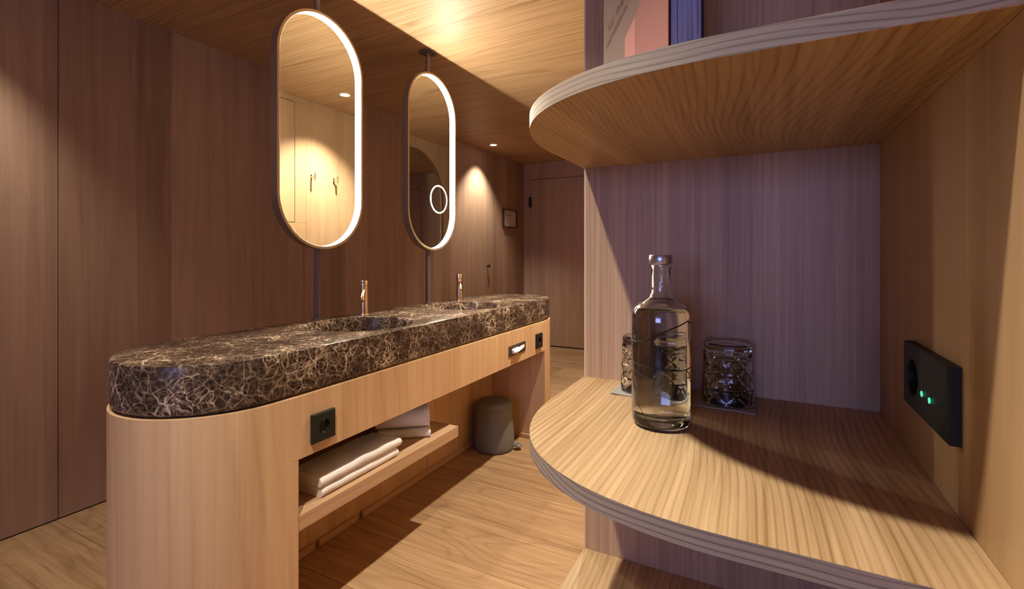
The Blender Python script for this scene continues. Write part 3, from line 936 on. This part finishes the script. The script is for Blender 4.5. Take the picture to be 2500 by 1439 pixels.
# ------------------------------------------------------------------ glasses upside down on felt coasters
def coaster(x, y, label, tilt, seed):
    t = empty('coaster', (x, y, ZL), label, 'coaster', 'grey felt coasters under the glasses')
    bm = bmesh.new()
    n = 12; s = .0435
    def P(i, j, z):
        a, b = -s + 2 * s * i / n, -s + 2 * s * j / n
        w = mnoise.noise(Vector((a * 40 + seed, b * 40, 0))) * .0010 + .0007
        ca, sa = math.cos(R(tilt)), math.sin(R(tilt))
        return (x + a * ca - b * sa, y + a * sa + b * ca, ZL + z + max(0.0001, w))
    top = [[bm.verts.new(P(i, j, .0016)) for j in range(n + 1)] for i in range(n + 1)]
    bot = [[bm.verts.new(P(i, j, .0001)) for j in range(n + 1)] for i in range(n + 1)]
    for i in range(n):
        for j in range(n):
            bm.faces.new((top[i][j], top[i + 1][j], top[i + 1][j + 1], top[i][j + 1]))
            bm.faces.new((bot[i][j], bot[i][j + 1], bot[i + 1][j + 1], bot[i + 1][j]))
    for i in range(n):
        bm.faces.new((top[i][0], bot[i][0], bot[i + 1][0], top[i + 1][0]))
        bm.faces.new((top[i][n], top[i + 1][n], bot[i + 1][n], bot[i][n]))
        bm.faces.new((top[0][i], top[0][i + 1], bot[0][i + 1], bot[0][i]))
        bm.faces.new((top[n][i], bot[n][i], bot[n][i + 1], top[n][i + 1]))
    mobj('felt_sheet', bm, M_felt, t, True, 60)
def tumbler(x, y, label):
    z0 = ZL + .0036
    t = empty('tumbler', (x, y, z0), label, 'glass', 'upturned cut glass tumblers')
    hh, n = .094, 96
    loops = []
    rows = 44
    for k in range(rows + 1):
        u = k / rows
        z = u * hh
        r0 = .0395 - .0040 * u
        amp = .0021 if .02 < u < .82 else 0.0
        L = []
        for i in range(n):
            a = 2 * math.pi * i / n
            p1 = abs(((a * 8 / (2 * math.pi) + u * 3.2) % 1) - .5) * 2
            p2 = abs(((a * 8 / (2 * math.pi) - u * 3.2) % 1) - .5) * 2
            g = max(max(0, p1 - .78) / .22, max(0, p2 - .78) / .22)
            p3 = abs(((u * 4.0) % 1) - .5) * 2
            g = max(g, max(0, p3 - .86) / .14)
            r = r0 - amp * g
            if u > .96: r -= .004 * ((u - .96) / .04) ** 2
            L.append((x + r * math.cos(a), y + r * math.sin(a), z0 + z))
        loops.append(L)
    # closed (now upper) base, then the inner wall back down
    loops.append([(x + .001 * math.cos(2 * math.pi * i / n), y + .001 * math.sin(2 * math.pi * i / n), z0 + hh) for i in range(n)])
    bm = bmesh.new()
    rws = loft(bm, loops, True, False, True)
    inner = [[(x + r * math.cos(2 * math.pi * i / n), y + r * math.sin(2 * math.pi * i / n), z0 + z) for i in range(n)] for r, z in ((.0368, 0.0), (.0340, .05), (.0325, .076), (.030, .0795), (.001, .081))]
    r2 = loft(bm, inner, True, False, True)
    for i in range(n):
        bm.faces.new((rws[0][i], rws[0][(i + 1) % n], r2[0][(i + 1) % n], r2[0][i]))
    mobj('cut_glass_wall', bm, M_cut, t, True, 12)
coaster(-.187, .8535, 'grey felt coaster mostly hidden behind the water bottle', 0, 1)
coaster(-.0500, .8480, 'grey felt coaster lying clear of the water bottle', -2, 5)
tumbler(-.184, .8555, 'upturned cut glass tumbler partly behind the water bottle')
tumbler(-.0490, .8515, 'upturned cut glass tumbler standing clear beside the water bottle')

# ------------------------------------------------------------------ book on the upper shelf
ZB = ZU + TH
Cn = Vector((-.113, .683, 0))                 # near corner (front cover meets fore-edge)
e1 = Vector((-.70, .714, 0)).normalized()     # along the front cover towards the spine
e2 = Vector((.714, .70, 0)).normalized()      # through the thickness
BW, BT, BH = .190, .058, .27
t = empty('book', (Cn.x, Cn.y, ZB), 'thick hardback book with tan and pink cover standing on the upper shelf', 'book')
def slab_bm(o, a, la, b, lb, z0, z1):
    bm = bmesh.new()
    c = [o, o + a * la, o + a * la + b * lb, o + b * lb]
    lo = [bm.verts.new((p.x, p.y, z0)) for p in c]; hi = [bm.verts.new((p.x, p.y, z1)) for p in c]
    bm.faces.new(lo[::-1]); bm.faces.new(hi)
    for i in range(4): bm.faces.new((lo[i], lo[(i + 1) % 4], hi[(i + 1) % 4], hi[i]))
    return bm
fc = mobj('front_cover', slab_bm(Cn, e1, BW, e2, .0025, ZB + .0005, ZB + BH), M_cover, t)
mobj('back_cover', slab_bm(Cn + e2 * (BT - .0025), e1, BW, e2, .0025, ZB + .0005, ZB + BH), M_spine, t)
mobj('spine', slab_bm(Cn + e1 * (BW - .003), e1, .003, e2, BT, ZB + .0005, ZB + BH), M_spine, t)
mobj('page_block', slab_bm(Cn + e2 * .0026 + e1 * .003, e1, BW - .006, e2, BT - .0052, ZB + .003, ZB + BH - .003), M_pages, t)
mobj('cover_edge', slab_bm(Cn - e1 * .0004, e1, .0008, e2, .0035, ZB + .0005, ZB + BH), M_spine, t)
def cov(a, z, n=.0003):      # a: 0 at spine side .. 1 at the fore-edge
    p = Cn + e1 * (BW * (1 - a)) - e2 * n
    return Vector((p.x, p.y, ZB + z))
def patch(name, pts, mat, n):
    bm = bmesh.new(); bm.faces.new([bm.verts.new(cov(a, z, n)) for a, z in pts]); mobj(name, bm, mat, fc)
patch('printed_shape', [(.40, .0006), (1.0, .0006), (1.0, .242), (.40, .158)], M_cover_pink, .0003)
patch('printed_shape', [(.395, .0006), (.56, .0006), (.555, .175), (.52, .172), (.395, .156)], M_cover_pink2, .0005)
patch('printed_shape', [(.55, .225), (.59, .205), (.68, .200), (.74, .225), (.74, .25), (.55, .25)], M_cover_pink, .0005)
for k, (s, z0, a0) in enumerate((('for the', .203, .25), ('roundabouts', .183, .25))):
    def fn(x, yy, z0=z0, a0=a0):
        return cov(a0 + (x * .86 - yy * .5) / BW, z0 + x * .5 + yy * .86, .0005)
    text_obj('printed_word', s, .020 if k == 0 else .016, M_text, fc, fn)
